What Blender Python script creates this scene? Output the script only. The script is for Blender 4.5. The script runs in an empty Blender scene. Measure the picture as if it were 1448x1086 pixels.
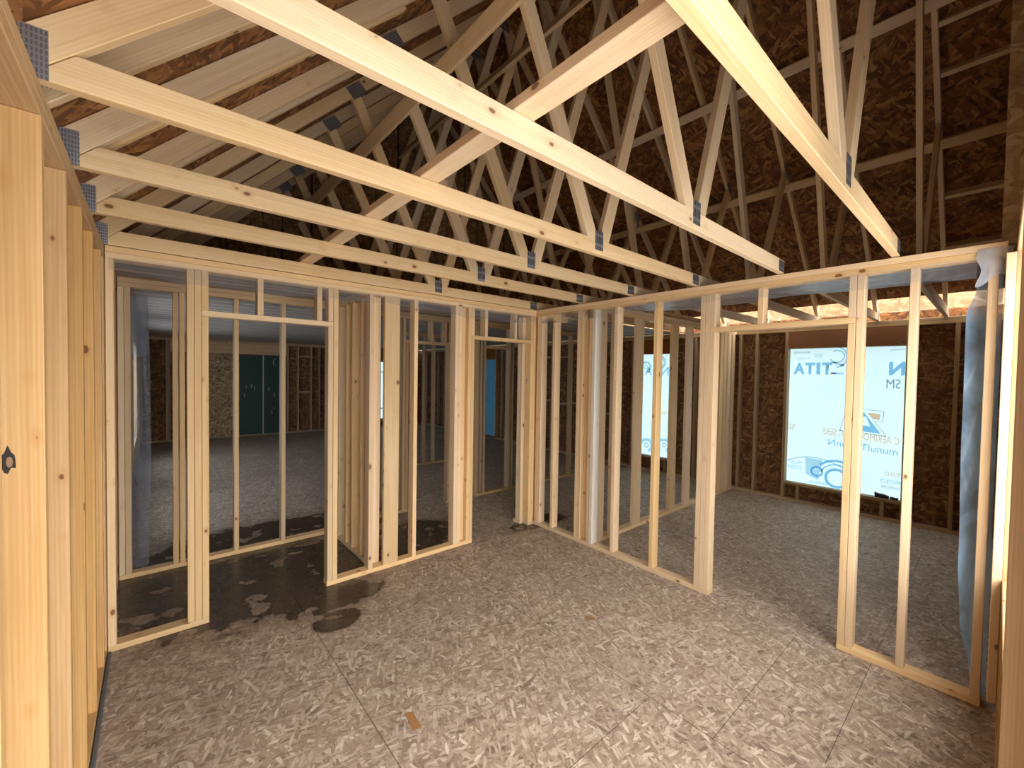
import bpy, bmesh, math, random
from mathutils import Vector, Matrix
rnd = random.Random(7)
S = bpy.context.scene
COL = S.collection
PI = math.pi

# ------------------------------------------------------------------ render look
S.view_settings.view_transform = 'Standard'
S.view_settings.look = 'None'
S.view_settings.exposure = 0.62
S.view_settings.gamma = 1.0
S.view_settings.use_curve_mapping = False
S.cycles.use_denoising = True
S.cycles.adaptive_threshold = .03
S.cycles.max_bounces = 12
S.cycles.diffuse_bounces = 6
S.cycles.transparent_max_bounces = 24
S.cycles.transmission_bounces = 10
S.cycles.sample_clamp_indirect = 6.0

# ------------------------------------------------------------------ materials
class NT:
    def __init__(s, name):
        s.m = bpy.data.materials.new(name); s.m.use_nodes = True
        s.t = s.m.node_tree; s.t.nodes.clear()
        s.out = s.n('ShaderNodeOutputMaterial')
    def n(s, typ, **kw):
        nd = s.t.nodes.new(typ)
        for k, v in kw.items():
            if hasattr(nd, k): setattr(nd, k, v)
        return nd
    def l(s, a, b): s.t.links.new(a, b)
    def put(s, sock, v):
        if hasattr(v, 'default_value') or hasattr(v, 'is_output'): s.l(v, sock)
        else: sock.default_value = v
    def math(s, op, a, b=None, c=None):
        nd = s.n('ShaderNodeMath'); nd.operation = op
        s.put(nd.inputs[0], a)
        if b is not None: s.put(nd.inputs[1], b)
        if c is not None: s.put(nd.inputs[2], c)
        return nd.outputs[0]
    def mix(s, fac, a, b, mode='MIX'):
        nd = s.n('ShaderNodeMix'); nd.data_type = 'RGBA'; nd.blend_type = mode
        s.put(nd.inputs[0], fac); s.put(nd.inputs[6], a); s.put(nd.inputs[7], b)
        return nd.outputs[2]
    def ramp(s, fac, stops):
        nd = s.n('ShaderNodeValToRGB'); cr = nd.color_ramp
        while len(cr.elements) < len(stops): cr.elements.new(0.5)
        for e, (p, c) in zip(cr.elements, stops):
            e.position = p; e.color = c if len(c) == 4 else (*c, 1)
        s.l(fac, nd.inputs[0]); return nd.outputs[0]
    def step(s, fac, lo, hi):
        nd = s.n('ShaderNodeMapRange'); nd.clamp = True
        s.put(nd.inputs[0], fac); nd.inputs[1].default_value = lo; nd.inputs[2].default_value = hi
        nd.inputs[3].default_value = 0; nd.inputs[4].default_value = 1
        return nd.outputs[0]
    def mapping(s, vec, scale=(1, 1, 1), rot=(0, 0, 0), loc=(0, 0, 0)):
        nd = s.n('ShaderNodeMapping'); s.l(vec, nd.inputs[0])
        nd.inputs[1].default_value = loc; nd.inputs[2].default_value = rot; nd.inputs[3].default_value = scale
        return nd.outputs[0]
    def noise(s, vec, scale, detail=3, rough=.55, dist=0):
        nd = s.n('ShaderNodeTexNoise'); s.l(vec, nd.inputs['Vector'])
        nd.inputs['Scale'].default_value = scale; nd.inputs['Detail'].default_value = detail
        nd.inputs['Roughness'].default_value = rough; nd.inputs['Distortion'].default_value = dist
        return nd.outputs['Fac']
    def voro(s, vec, scale, feature='F1', rand=1.0):
        nd = s.n('ShaderNodeTexVoronoi'); nd.feature = feature; s.l(vec, nd.inputs['Vector'])
        nd.inputs['Scale'].default_value = scale; nd.inputs['Randomness'].default_value = rand
        return nd
    def bsdf(s, color, rough=.7, **kw):
        nd = s.n('ShaderNodeBsdfPrincipled')
        s.put(nd.inputs['Base Color'], color); s.put(nd.inputs['Roughness'], rough)
        for k, v in kw.items(): s.put(nd.inputs[k.replace('_', ' ')], v)
        return nd
    def bump(s, h, strength=.2, dist=.002):
        nd = s.n('ShaderNodeBump'); nd.inputs['Strength'].default_value = strength
        nd.inputs['Distance'].default_value = dist; s.l(h, nd.inputs['Height']); return nd.outputs[0]
    def fin(s, sh):
        s.l(sh.outputs[0] if hasattr(sh, 'outputs') else sh, s.out.inputs[0]); return s.m

def C3(r, g, b): return (r, g, b, 1)

def wood(name, c1, c2, grey=0.0, rough=.62):
    """sawn spruce: UV u runs along the board (metres), v around it"""
    k = NT(name)
    uv = k.n('ShaderNodeUVMap').outputs[0]
    rand = k.n('ShaderNodeObjectInfo').outputs['Random']
    wav = k.noise(k.mapping(uv, (1.2, 9, 1)), 1.0, 2, .5)
    g1 = k.noise(k.mapping(uv, (1.6, 60, 1)), 1.0, 4, .6, .6)
    g2 = k.noise(k.mapping(uv, (6, 260, 1)), 1.0, 2, .6)
    # broad growth-ring bands running with the board
    wv = k.n('ShaderNodeTexWave'); wv.wave_type = 'BANDS'; wv.bands_direction = 'Y'
    k.l(k.mapping(uv, (.9, 30, 1)), wv.inputs['Vector'])
    wv.inputs['Scale'].default_value = 1.0; wv.inputs['Distortion'].default_value = 5.0
    wv.inputs['Detail'].default_value = 2; wv.inputs['Detail Scale'].default_value = .6
    band = wv.outputs['Fac']
    f = k.math('MULTIPLY', g1, .55)
    f = k.math('ADD', f, k.math('MULTIPLY', band, .10))
    f = k.math('ADD', f, k.math('MULTIPLY', wav, .40))
    col = k.ramp(f, [(.28, c1), (.72, c2)])
    col = k.mix(k.math('MULTIPLY', k.step(g2, .52, .75), .18), col, C3(c2[0]*.55, c2[1]*.48, c2[2]*.42))
    # knots
    v = k.voro(k.mapping(uv, (8, 13, 1)), 1.0)
    dist = v.outputs['Distance']
    sep = k.n('ShaderNodeSeparateColor'); k.l(v.outputs['Color'], sep.inputs[0])
    pick = k.math('GREATER_THAN', sep.outputs[0], .62)
    size = k.math('ADD', .03, k.math('MULTIPLY', k.math('POWER', sep.outputs[1], 2), .13))
    wob = k.math('MULTIPLY', k.math('SUBTRACT', k.noise(uv, 60, 2), .5), .05)
    dd = k.math('SUBTRACT', k.math('ADD', dist, wob), size)
    halo = k.math('MULTIPLY', k.math('SUBTRACT', 1, k.step(dd, .0, .22)), pick)
    core = k.math('MULTIPLY', k.math('SUBTRACT', 1, k.step(dd, -.01, .03)), pick)
    col = k.mix(k.math('MULTIPLY', halo, .35), col, C3(.45, .22, .07))
    col = k.mix(k.math('MULTIPLY', core, .85), col, C3(.14, .055, .018))
    # board to board tone, smudges
    hsv = k.n('ShaderNodeHueSaturation'); k.l(col, hsv.inputs['Color'])
    k.l(k.math('ADD', .84, k.math('MULTIPLY', rand, .28)), hsv.inputs['Value'])
    k.l(k.math('ADD', .86, k.math('MULTIPLY', k.math('FRACT', k.math('MULTIPLY', rand, 7.31)), .28)), hsv.inputs['Saturation'])
    col = hsv.outputs[0]
    sm = k.step(k.noise(k.mapping(uv, (2.5, 7, 1)), 1.0, 4, .65), .55, .8)
    col = k.mix(k.math('MULTIPLY', sm, .09 + grey), col, C3(.30, .25, .20))
    b = k.bsdf(col, rough, Normal=k.bump(g1, .12, .001))
    b.inputs['Specular IOR Level'].default_value = .3
    return k.fin(b)

def osb(name, tones, scale=1.0, dirx=0.0, floor=False, rough=.7, dark=.35, seam=0):
    """oriented strand board: four layers of long flakes lying over one another (object space)"""
    k = NT(name)
    co = k.n('ShaderNodeUVMap').outputs[0]
    wn = k.n('ShaderNodeTexNoise'); k.l(co, wn.inputs['Vector']); wn.inputs['Scale'].default_value = 9
    warp = k.n('ShaderNodeVectorMath'); warp.operation = 'SCALE'
    sub = k.n('ShaderNodeVectorMath'); sub.operation = 'SUBTRACT'
    k.l(wn.outputs['Color'], sub.inputs[0]); sub.inputs[1].default_value = (.5, .5, .5)
    k.l(sub.outputs[0], warp.inputs[0]); warp.inputs['Scale'].default_value = .035
    add = k.n('ShaderNodeVectorMath'); k.l(co, add.inputs[0]); k.l(warp.outputs[0], add.inputs[1])
    cw = add.outputs[0]
    col = None; hgt = None
    specs = [(dirx + .2, 9, 38, 0.0), (dirx - .7, 8, 36, .45), (dirx + 1.0, 9, 44, .5), (dirx - .15, 11, 52, .55), (dirx + 1.7, 12, 46, .6)]
    for i, (ang, sx, sy, thr) in enumerate(specs):
        mp = k.mapping(k.mapping(cw, rot=(0, 0, ang)), (sx * scale, sy * scale, 1), loc=(3.7 * i, 1.9 * i, 0))
        v = k.voro(mp, 1.0)
        sep = k.n('ShaderNodeSeparateColor'); k.l(v.outputs['Color'], sep.inputs[0])
        grain = k.noise(k.mapping(mp, (1, 5, 1)), 1.5, 2, .5)
        val = k.math('ADD', k.math('MULTIPLY', sep.outputs[0], .8), k.math('MULTIPLY', grain, .25))
        c = k.ramp(val, [(.05, tones[0]), (.45, tones[1]), (.8, tones[2]), (1.0, tones[3])])
        edge = k.step(v.outputs['Distance'], .42, .75)
        c = k.mix(k.math('MULTIPLY', edge, dark), c, C3(tones[0][0]*.35, tones[0][1]*.3, tones[0][2]*.3))
        if col is None: col, hgt = c, sep.outputs[2]
        else:
            msk = k.math('MULTIPLY', k.math('GREATER_THAN', sep.outputs[1], thr), k.math('LESS_THAN', v.outputs['Distance'], .62))
            col = k.mix(msk, col, c)
            hgt = k.math('ADD', k.math('MULTIPLY', hgt, k.math('SUBTRACT', 1, msk)), k.math('MULTIPLY', msk, k.math('ADD', sep.outputs[2], .3 * i)))
    rr = rough
    if floor:
        sx = k.n('ShaderNodeSeparateXYZ'); k.l(co, sx.inputs[0]); X, Y = sx.outputs[0], sx.outputs[1]
        def line(coord, pos, w, lo=None, hi=None, other=None):
            d = k.math('ABSOLUTE', k.math('SUBTRACT', coord, pos))
            m = k.math('LESS_THAN', d, w)
            if lo is not None:
                m = k.math('MULTIPLY', m, k.math('MULTIPLY', k.math('GREATER_THAN', other, lo), k.math('LESS_THAN', other, hi)))
            return m
        seams = None
        for p in (.822, 2.041, 3.26, 4.48, 5.70, -.397):
            m = line(X, p, .0022); seams = m if seams is None else k.math('MAXIMUM', seams, m)
        for (p, lo, hi) in ((.85, 2.041, 3.26), (1.19, .822, 2.041), (.465, 2.3, 6), (3.63, .822, 2.041), (3.29, 2.041, 3.26), (2.4, -.4, .822), (5.2, -.4, .822), (6.1, .82, 2.04)):
            seams = k.math('MAXIMUM', seams, line(Y, p, .0018, lo, hi, X))
        col = k.mix(k.math('MULTIPLY', seams, .8), col, C3(.03, .022, .016))
        # foot-worn grey tone
        dirt = k.noise(co, 1.1, 5, .6)
        col = k.mix(k.math('MULTIPLY', k.step(dirt, .4, .75), .35), col, C3(.20, .155, .115))
        # rain puddle soaked into the deck by the closet opening, and a few drips
        n1 = k.math('MULTIPLY', k.math('SUBTRACT', k.noise(co, 3.2, 6, .62), .5), 1.25)
        def blob(cx, cy, rx, ry):
            dx = k.math('DIVIDE', k.math('SUBTRACT', X, cx), rx); dy = k.math('DIVIDE', k.math('SUBTRACT', Y, cy), ry)
            r = k.math('SQRT', k.math('ADD', k.math('MULTIPLY', dx, dx), k.math('MULTIPLY', dy, dy)))
            return k.math('SUBTRACT', 1, r)
        w = blob(.72, 3.95, 1.0, .72)
        for bb in ((1.05, 3.35, .40, .28), (.98, 2.98, .17, .13), (2.0, 4.0, .75, .45), (.0, 4.2, .4, .55), (.35, 3.62, .45, .28), (1.0, 4.9, 1.3, .5), (3.45, 3.5, .45, .16)):
            w = k.math('MAXIMUM', w, blob(*bb))
        wet = k.step(k.math('ADD', w, n1), -.02, .07)
        soak = k.step(k.math('ADD', w, n1), -.30, .05)
        isl = k.step(k.noise(co, 4.1, 3, .5), .60, .62)
        wet = k.math('MULTIPLY', wet, k.math('SUBTRACT', 1, isl))
        damp = k.mix(.88, col, C3(.028, .015, .007))
        col = k.mix(k.math('MULTIPLY', soak, .45), col, C3(.11, .062, .028))
        col = k.mix(wet, col, damp)
        rr = k.math('SUBTRACT', rough, k.math('MULTIPLY', wet, rough - .22))
    else:
        dirt = k.noise(co, 1.7, 4, .6)
        col = k.mix(k.math('MULTIPLY', k.step(dirt, .45, .7), .3), col, C3(tones[0][0]*.6, tones[0][1]*.6, tones[0][2]*.6))
    if seam:
        sx = k.n('ShaderNodeSeparateXYZ'); k.l(co, sx.inputs[0])
        for off, per in ((.1, seam), (.34, seam * 2)):
            m = k.math('LESS_THAN', k.math('FRACT', k.math('ADD', k.math('MULTIPLY', sx.outputs[1], 1 / per), off)), .022)
            col = k.mix(k.math('MULTIPLY', m, .85), col, C3(.012, .007, .004))
    b = k.bsdf(col, rr, Normal=k.bump(hgt, .25, .0015))
    b.inputs['Specular IOR Level'].default_value = .35
    return k.fin(b)

def film(name, tint, opacity, rough=.12, gloss=1.2, wsc=9, bs=.6):
    """clear polyethylene: mostly see-through, a little milky, shiny"""
    k = NT(name)
    co = k.n('ShaderNodeTexCoord').outputs['Object']
    wr = k.noise(k.mapping(co, (1, 1, .45)), wsc, 3, .5, 1.2)
    nrm = k.bump(wr, bs, .02)
    tr = k.n('ShaderNodeBsdfTransparent'); tr.inputs[0].default_value = (.97, .98, 1, 1)
    df = k.n('ShaderNodeBsdfDiffuse'); df.inputs[0].default_value = tint
    tl = k.n('ShaderNodeBsdfTranslucent'); tl.inputs[0].default_value = tint
    gl = k.n('ShaderNodeBsdfGlossy'); gl.inputs['Roughness'].default_value = rough; k.l(nrm, gl.inputs['Normal'])
    m0 = k.n('ShaderNodeMixShader'); m0.inputs[0].default_value = .5; k.l(df.outputs[0], m0.inputs[1]); k.l(tl.outputs[0], m0.inputs[2])
    m1 = k.n('ShaderNodeMixShader'); k.l(tr.outputs[0], m1.inputs[1]); k.l(m0.outputs[0], m1.inputs[2])
    k.l(k.math('MULTIPLY', k.math('ADD', .6, k.math('MULTIPLY', k.step(wr, .45, .75), .9)), opacity), m1.inputs[0])
    fr = k.n('ShaderNodeFresnel'); fr.inputs[0].default_value = 1.5; k.l(nrm, fr.inputs['Normal'])
    m2 = k.n('ShaderNodeMixShader'); k.l(k.math('MULTIPLY', fr.outputs[0], gloss), m2.inputs[0])
    k.l(m1.outputs[0], m2.inputs[1]); k.l(gl.outputs[0], m2.inputs[2])
    return k.fin(m2)

def thin(name, color, trans=.5):
    """woven house wrap / ink: light comes through it"""
    k = NT(name)
    co = k.n('ShaderNodeTexCoord').outputs['Object']
    n = k.noise(co, 2.2, 3, .5)
    c = k.mix(k.step(n, .35, .7), color, C3(color[0]*.93, color[1]*.96, color[2]*.98))
    df = k.n('ShaderNodeBsdfDiffuse'); k.l(c, df.inputs[0])
    tl = k.n('ShaderNodeBsdfTranslucent'); k.l(c, tl.inputs[0])
    m = k.n('ShaderNodeMixShader'); m.inputs[0].default_value = trans
    k.l(df.outputs[0], m.inputs[1]); k.l(tl.outputs[0], m.inputs[2])
    return k.fin(m)

def plain(name, col, rough=.6, metal=0.0, nscale=12, var=.15):
    k = NT(name)
    co = k.n('ShaderNodeTexCoord').outputs['Object']
    n = k.noise(co, nscale, 4, .6)
    c = k.mix(k.math('MULTIPLY', n, var * 2), col, C3(col[0]*.55, col[1]*.55, col[2]*.55))
    return k.fin(k.bsdf(c, rough, Metallic=metal))

M = {}
M['truss'] = wood('truss_spruce', C3(.78, .61, .40), C3(.62, .43, .225))
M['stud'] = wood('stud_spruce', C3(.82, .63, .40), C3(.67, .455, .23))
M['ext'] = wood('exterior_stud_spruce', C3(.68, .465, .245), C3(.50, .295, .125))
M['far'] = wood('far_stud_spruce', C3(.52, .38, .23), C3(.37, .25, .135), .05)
M['stud_grey'] = wood('weathered_stud_spruce', C3(.74, .69, .60), C3(.58, .53, .45))
M['header'] = wood('brown_header_lumber', C3(.30, .115, .022), C3(.20, .07, .013))
M['osb_floor'] = osb('osb_floor', [(.24, .170, .118), (.41, .318, .24), (.51, .415, .32), (.75, .655, .55)], 1.3, .35, True, .6, .62)
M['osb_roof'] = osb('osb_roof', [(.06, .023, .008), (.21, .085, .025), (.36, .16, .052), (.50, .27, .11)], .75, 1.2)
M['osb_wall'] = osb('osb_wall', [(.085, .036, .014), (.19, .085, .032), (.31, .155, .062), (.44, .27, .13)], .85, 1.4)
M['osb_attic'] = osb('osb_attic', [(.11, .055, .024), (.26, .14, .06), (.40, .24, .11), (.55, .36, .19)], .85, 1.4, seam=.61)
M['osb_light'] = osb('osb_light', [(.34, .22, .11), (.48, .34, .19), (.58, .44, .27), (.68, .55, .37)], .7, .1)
M['osb_tan'] = osb('osb_tan', [(.16, .095, .045), (.38, .25, .125), (.55, .40, .23), (.68, .54, .36)], .9, .7)
M['poly'] = film('clear_polyethylene', C3(.62, .74, .92), .14, .15, .6, 5, .15)
M['poly_thick'] = film('sky_tinted_polyethylene', C3(.42, .68, 1.0), .85, .12, .8, 5, .35); M['poly_grey'] = film('loose_polyethylene', C3(.40, .50, .66), .50, .2, .5, 3, .25)  # film tints deepened with the blue of sky light
M['poly_ceiling'] = film('ceiling_polyethylene', C3(.74, .82, .96), .85, .3, .2, 4, .1)
M['wrap'] = thin('house_wrap_sky_tint', C3(.28, .39, .42), .34)  # blue of the daylight is put into the wrap colour
M['wrap_bright'] = thin('house_wrap_bright', C3(.50, .60, .74), .62)  # made more translucent and bluer to brighten the rear room
M['wrap_blue'] = thin('house_wrap_blue', C3(.010, .030, .048), .3)
M['ink_blue'] = thin('ink_blue', C3(.36, .68, .97), .72)
M['ink_pale'] = thin('ink_pale_blue', C3(.62, .85, .98), .72)
M['ink_orange'] = thin('ink_orange', C3(1.0, .66, .46), .75)
M['ink_grey'] = thin('ink_grey', C3(.30, .45, .60), .72)
M['green'] = plain('green_coated_sheathing', C3(.004, .042, .030), .5, 0, 30)
M['tape'] = plain('grey_seam_strip', C3(.45, .45, .42), .5)
M['knot'] = plain('burnt_knot', C3(.02, .014, .012), .7); M['knot_heart'] = plain('knot_heart', C3(.30, .17, .09), .7); M['chip'] = plain('orange_wood_chip', C3(.34, .17, .06), .7, 0, 40)
M['black'] = plain('black_rubber_scrap', C3(.015, .015, .018), .5)
M['dark'] = plain('dark_gap_strip', C3(.13, .13, .14), .8, 0, 18, .4)
M['grey'] = plain('grey_painted_metal', C3(.28, .31, .34), .35, .4)

def galv(name, fu, fv, hole_tone=.035):
    k = NT(name)
    uv = k.n('ShaderNodeUVMap').outputs[0]
    sx = k.n('ShaderNodeSeparateXYZ'); k.l(uv, sx.inputs[0])
    a = k.math('FRACT', k.math('MULTIPLY', sx.outputs[0], fu)); b = k.math('FRACT', k.math('MULTIPLY', sx.outputs[1], fv))
    hole = k.math('MULTIPLY', k.math('GREATER_THAN', a, .45), k.math('LESS_THAN', b, .72))
    n = k.noise(uv, 40, 3, .6)
    col = k.mix(k.math('MULTIPLY', n, .7), C3(.52, .55, .58), C3(.28, .31, .35))
    col = k.mix(hole, col, C3(hole_tone, hole_tone, hole_tone * 1.2))
    bs = k.bsdf(col, .38, Metallic=k.math('MULTIPLY', k.math('SUBTRACT', 1, hole), .8))
    return k.fin(bs)
M['galv'] = galv('galvanised_truss_plate', 62, 17); M['galv_fine'] = galv('galvanised_heel_plate', 120, 62, .10)

def ceil_mat():
    """grey film over strapping: boards run along x behind the film"""
    k = NT('film_covered_ceiling')
    co = k.n('ShaderNodeTexCoord').outputs['Object']
    sx = k.n('ShaderNodeSeparateXYZ'); k.l(co, sx.inputs[0])
    f = k.math('FRACT', k.math('MULTIPLY', sx.outputs[1], 1 / .305))
    strap = k.math('LESS_THAN', f, .28)
    edge = k.math('LESS_THAN', k.math('ABSOLUTE', k.math('SUBTRACT', f, .29)), .025)
    g = k.noise(k.mapping(co, (1.2, 16, 1)), 1.5, 4, .6, .5)
    c = k.ramp(g, [(.3, C3(.22, .19, .17)), (.75, C3(.48, .43, .39))])
    c = k.mix(strap, c, C3(.55, .46, .36)); c = k.mix(k.math('MULTIPLY', edge, .9), c, C3(.05, .045, .04))
    wr = k.noise(k.mapping(co, (2, 7, 1)), 2, 4, .6, 1)
    return k.fin(k.bsdf(c, .62, Normal=k.bump(wr, .25, .01)))
M['ceil'] = ceil_mat()

# ------------------------------------------------------------------ building blocks
def link(o): COL.objects.link(o); return o
def thing(name, label, cat, loc=(0, 0, 0), group=None):
    o = bpy.data.objects.new(name, None); o.location = loc; o['label'] = label; o['category'] = cat
    o.empty_display_size = .1
    if group: o['group'] = group
    return link(o)
def tag(o, label, cat, group=None):
    o['label'] = label; o['category'] = cat
    if group: o['group'] = group
    return o

def uvs(bm, d, uvoff=None):
    """u along d, v across, per face; random start so that no two boards share grain"""
    d = Vector(d).normalized()
    if uvoff is None: uvoff = (rnd.uniform(0, 300), rnd.uniform(0, 90))
    lay = bm.loops.layers.uv.verify()
    for f in bm.faces:
        n = f.normal
        if abs(n.dot(d)) > .9:
            a = n.orthogonal().normalized(); b = n.cross(a); sc = .35
        else:
            a = (d - n * d.dot(n)).normalized(); b = n.cross(a); sc = 1
        for lp in f.loops:
            p = lp.vert.co
            lp[lay].uv = (p.dot(a) * sc + uvoff[0], p.dot(b) + uvoff[1] + n.x * .37 + n.y * .53)

def finish(name, bm, mat, parent=None, d=(1, 0, 0), smooth=False, uvoff=None):
    bm.normal_update()
    uvs(bm, d, uvoff)
    if parent is not None:
        bmesh.ops.translate(bm, verts=bm.verts, vec=-Vector(parent['_w'] if '_w' in parent else parent.location))
    me = bpy.data.meshes.new(name); bm.to_mesh(me); bm.free()
    me.materials.append(M[mat] if isinstance(mat, str) else mat)
    if smooth:
        for p in me.polygons: p.use_smooth = True
    o = link(bpy.data.objects.new(name, me))
    if parent is not None: o.parent = parent
    return o

def prism_bm(bm, pts, ext, bev=.0025):
    vs = [bm.verts.new(Vector(p)) for p in pts]
    f = bm.faces.new(vs)
    r = bmesh.ops.extrude_face_region(bm, geom=[f])
    nv = [e for e in r['geom'] if isinstance(e, bmesh.types.BMVert)]
    bmesh.ops.translate(bm, verts=nv, vec=Vector(ext))
    bmesh.ops.recalc_face_normals(bm, faces=bm.faces)
    if bev > 0:
        bmesh.ops.bevel(bm, geom=list(bm.edges), offset=bev, segments=1, affect='EDGES', profile=.5)

def prism(name, pts, ext, mat, parent=None, d=(1, 0, 0), bev=.0025):
    bm = bmesh.new(); prism_bm(bm, pts, ext, bev)
    return finish(name, bm, mat, parent, d)

def box(name, x, y, z, mat, parent=None, bev=.0025, d=None):
    x, y, z = sorted(x), sorted(y), sorted(z)
    if d is None:
        e = [x[1] - x[0], y[1] - y[0], z[1] - z[0]]; i = e.index(max(e)); d = [0, 0, 0]; d[i] = 1
    pts = [(x[0], y[0], z[0]), (x[1], y[0], z[0]), (x[1], y[1], z[0]), (x[0], y[1], z[0])]
    return prism(name, pts, (0, 0, z[1] - z[0]), mat, parent, d, bev)

def panel(name, x, y, z, mat, uaxis, vaxis, kind='structure', holes=None):
    """flat sheathing with rectangular openings; uv in metres so that strands keep their size.
    uaxis / vaxis: indices of the two long axes; holes = [(u0,u1,v0,v1)]"""
    rng = [x, y, z]; n = 3 - uaxis - vaxis
    us = sorted({rng[uaxis][0], rng[uaxis][1], *[h[0] for h in holes or []], *[h[1] for h in holes or []]})
    vs = sorted({rng[vaxis][0], rng[vaxis][1], *[h[2] for h in holes or []], *[h[3] for h in holes or []]})
    bm = bmesh.new(); lay = bm.loops.layers.uv.verify(); grid = {}
    def V(i, j, s):
        if (i, j, s) not in grid:
            c = [0, 0, 0]; c[uaxis] = us[i]; c[vaxis] = vs[j]; c[n] = rng[n][s]; grid[(i, j, s)] = bm.verts.new(c)
        return grid[(i, j, s)]
    def inside(i, j):
        if not (0 <= i < len(us) - 1 and 0 <= j < len(vs) - 1): return False
        cu, cv = (us[i] + us[i + 1]) / 2, (vs[j] + vs[j + 1]) / 2
        return not any(h[0] < cu < h[1] and h[2] < cv < h[3] for h in holes or [])
    for i in range(len(us) - 1):
        for j in range(len(vs) - 1):
            if not inside(i, j): continue
            for s in (0, 1): bm.faces.new([V(i, j, s), V(i + 1, j, s), V(i + 1, j + 1, s), V(i, j + 1, s)])
            for (di, dj, e) in ((-1, 0, ((i, j), (i, j + 1))), (1, 0, ((i + 1, j), (i + 1, j + 1))), (0, -1, ((i, j), (i + 1, j))), (0, 1, ((i, j + 1), (i + 1, j + 1)))):
                if not inside(i + di, j + dj):
                    a, b = e; bm.faces.new([V(*a, 0), V(*b, 0), V(*b, 1), V(*a, 1)])
    bmesh.ops.recalc_face_normals(bm, faces=bm.faces)
    for f in bm.faces:
        for lp in f.loops: lp[lay].uv = (lp.vert.co[uaxis], lp.vert.co[vaxis])
    me = bpy.data.meshes.new(name); bm.to_mesh(me); bm.free(); me.materials.append(M[mat])
    o = link(bpy.data.objects.new(name, me))
    if kind: o['kind'] = kind
    return o

def slab(name, pts, ext, mat, kind='structure', ud=(0, 1, 0)):
    """sloping or odd-shaped sheathing: metre-true uv in its own plane"""
    bm = bmesh.new(); prism_bm(bm, pts, ext, 0); bm.normal_update()
    lay = bm.loops.layers.uv.verify(); ud = Vector(ud)
    for f in bm.faces:
        a = ud - f.normal * ud.dot(f.normal)
        a = a.normalized() if a.length > .1 else f.normal.orthogonal().normalized()
        b = f.normal.cross(a)
        for lp in f.loops: lp[lay].uv = (lp.vert.co.dot(a), lp.vert.co.dot(b))
    me = bpy.data.meshes.new(name); bm.to_mesh(me); bm.free(); me.materials.append(M[mat])
    o = link(bpy.data.objects.new(name, me))
    if kind: o['kind'] = kind
    return o

# ------------------------------------------------------------------ dimensions
XC = -.215            # inner face of the eave wall beside the camera
YA = 3.483            # front face of the wall with the closet opening
XB = 3.343            # front face of the wall with the bedroom doorway
XD = 6.86             # inner face of the far eave wall
YE = -.034            # inner face of the gable wall at the camera
YF = 12.70            # far end wall
T, D4, D6 = .038, .089, .140
ZB, ZT, ZP = .038, 2.391, 2.467     # top of bottom plate, underside of top plates, top of top plates
XM = 3.30             # ridge
ZTR = 2.4715          # underside of the trusses

# ------------------------------------------------------------------ setting
panel('floor', (-.36, 6.955), (-.16, 12.84), (-.02, 0), 'osb_floor', 0, 1)
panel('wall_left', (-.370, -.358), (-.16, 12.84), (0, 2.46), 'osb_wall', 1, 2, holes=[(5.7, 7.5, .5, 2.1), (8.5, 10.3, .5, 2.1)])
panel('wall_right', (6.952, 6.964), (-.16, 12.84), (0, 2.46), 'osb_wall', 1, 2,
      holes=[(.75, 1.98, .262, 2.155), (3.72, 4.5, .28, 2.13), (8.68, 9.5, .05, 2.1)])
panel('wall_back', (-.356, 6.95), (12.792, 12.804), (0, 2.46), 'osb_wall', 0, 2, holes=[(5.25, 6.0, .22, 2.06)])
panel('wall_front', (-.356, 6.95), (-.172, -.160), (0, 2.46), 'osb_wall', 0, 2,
      holes=[(-.2, 1.55, 0, 2.45), (2.24, 3.25, .75, 2.45)])  # unseen openings, placed and sized for the daylight they let in
zu = 2.838            # upper edge of the top chords: z = x + zu, and its mirror
def roof_slab(name, sgn):
    def P(x, y): return (x if sgn < 0 else 2 * XM - x, y, x + zu + .003 + .0)
    xa = -.60 if sgn < 0 else -.13  # right deck stops short: slot added to let sky light onto the eave
    pts = [P(xa, -.75), P(XM, -.75), P(XM, 13.2), P(xa, 13.2)]
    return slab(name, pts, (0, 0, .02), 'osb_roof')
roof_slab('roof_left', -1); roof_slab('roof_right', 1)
def gable(name, y0, y1, mat, top=0.0):
    pts = [(-.35, y0, ZP + .01), (6.94, y0, ZP + .01), (XM, y0, XM + zu - .006)]
    pts = [(-.36 + .0, y0, ZP + .004), (2 * XM + .36, y0, ZP + .004), (XM, y0, XM + zu - .02)]
    return slab(name, pts, (0, y1 - y0, 0), mat, ud=(0, 0, 1))
gable('wall_gable_front', -.172, -.160, 'osb_wall')
gable('wall_gable_back', 12.792, 12.804, 'osb_wall')
gable('wall_attic', 6.05, 6.062, 'osb_attic')
panel('trim_eave_light', (7.10, 7.112), (-.16, 12.84), (2.30, 2.78), 'osb_light', 1, 2)  # board added outside the eave slot to catch sky light as a bright strip
panel('trim_2', (6.975, 6.998), (-.16, 12.84), (2.30, 2.575), 'osb_roof', 1, 2)  # rim board, its dark colour standing in for shade under the bright strip
panel('ceiling', (XC + .002, XD), (YA + D4 + .004, 12.69), (2.4685, 2.4705), 'ceil', 0, 1)

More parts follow.
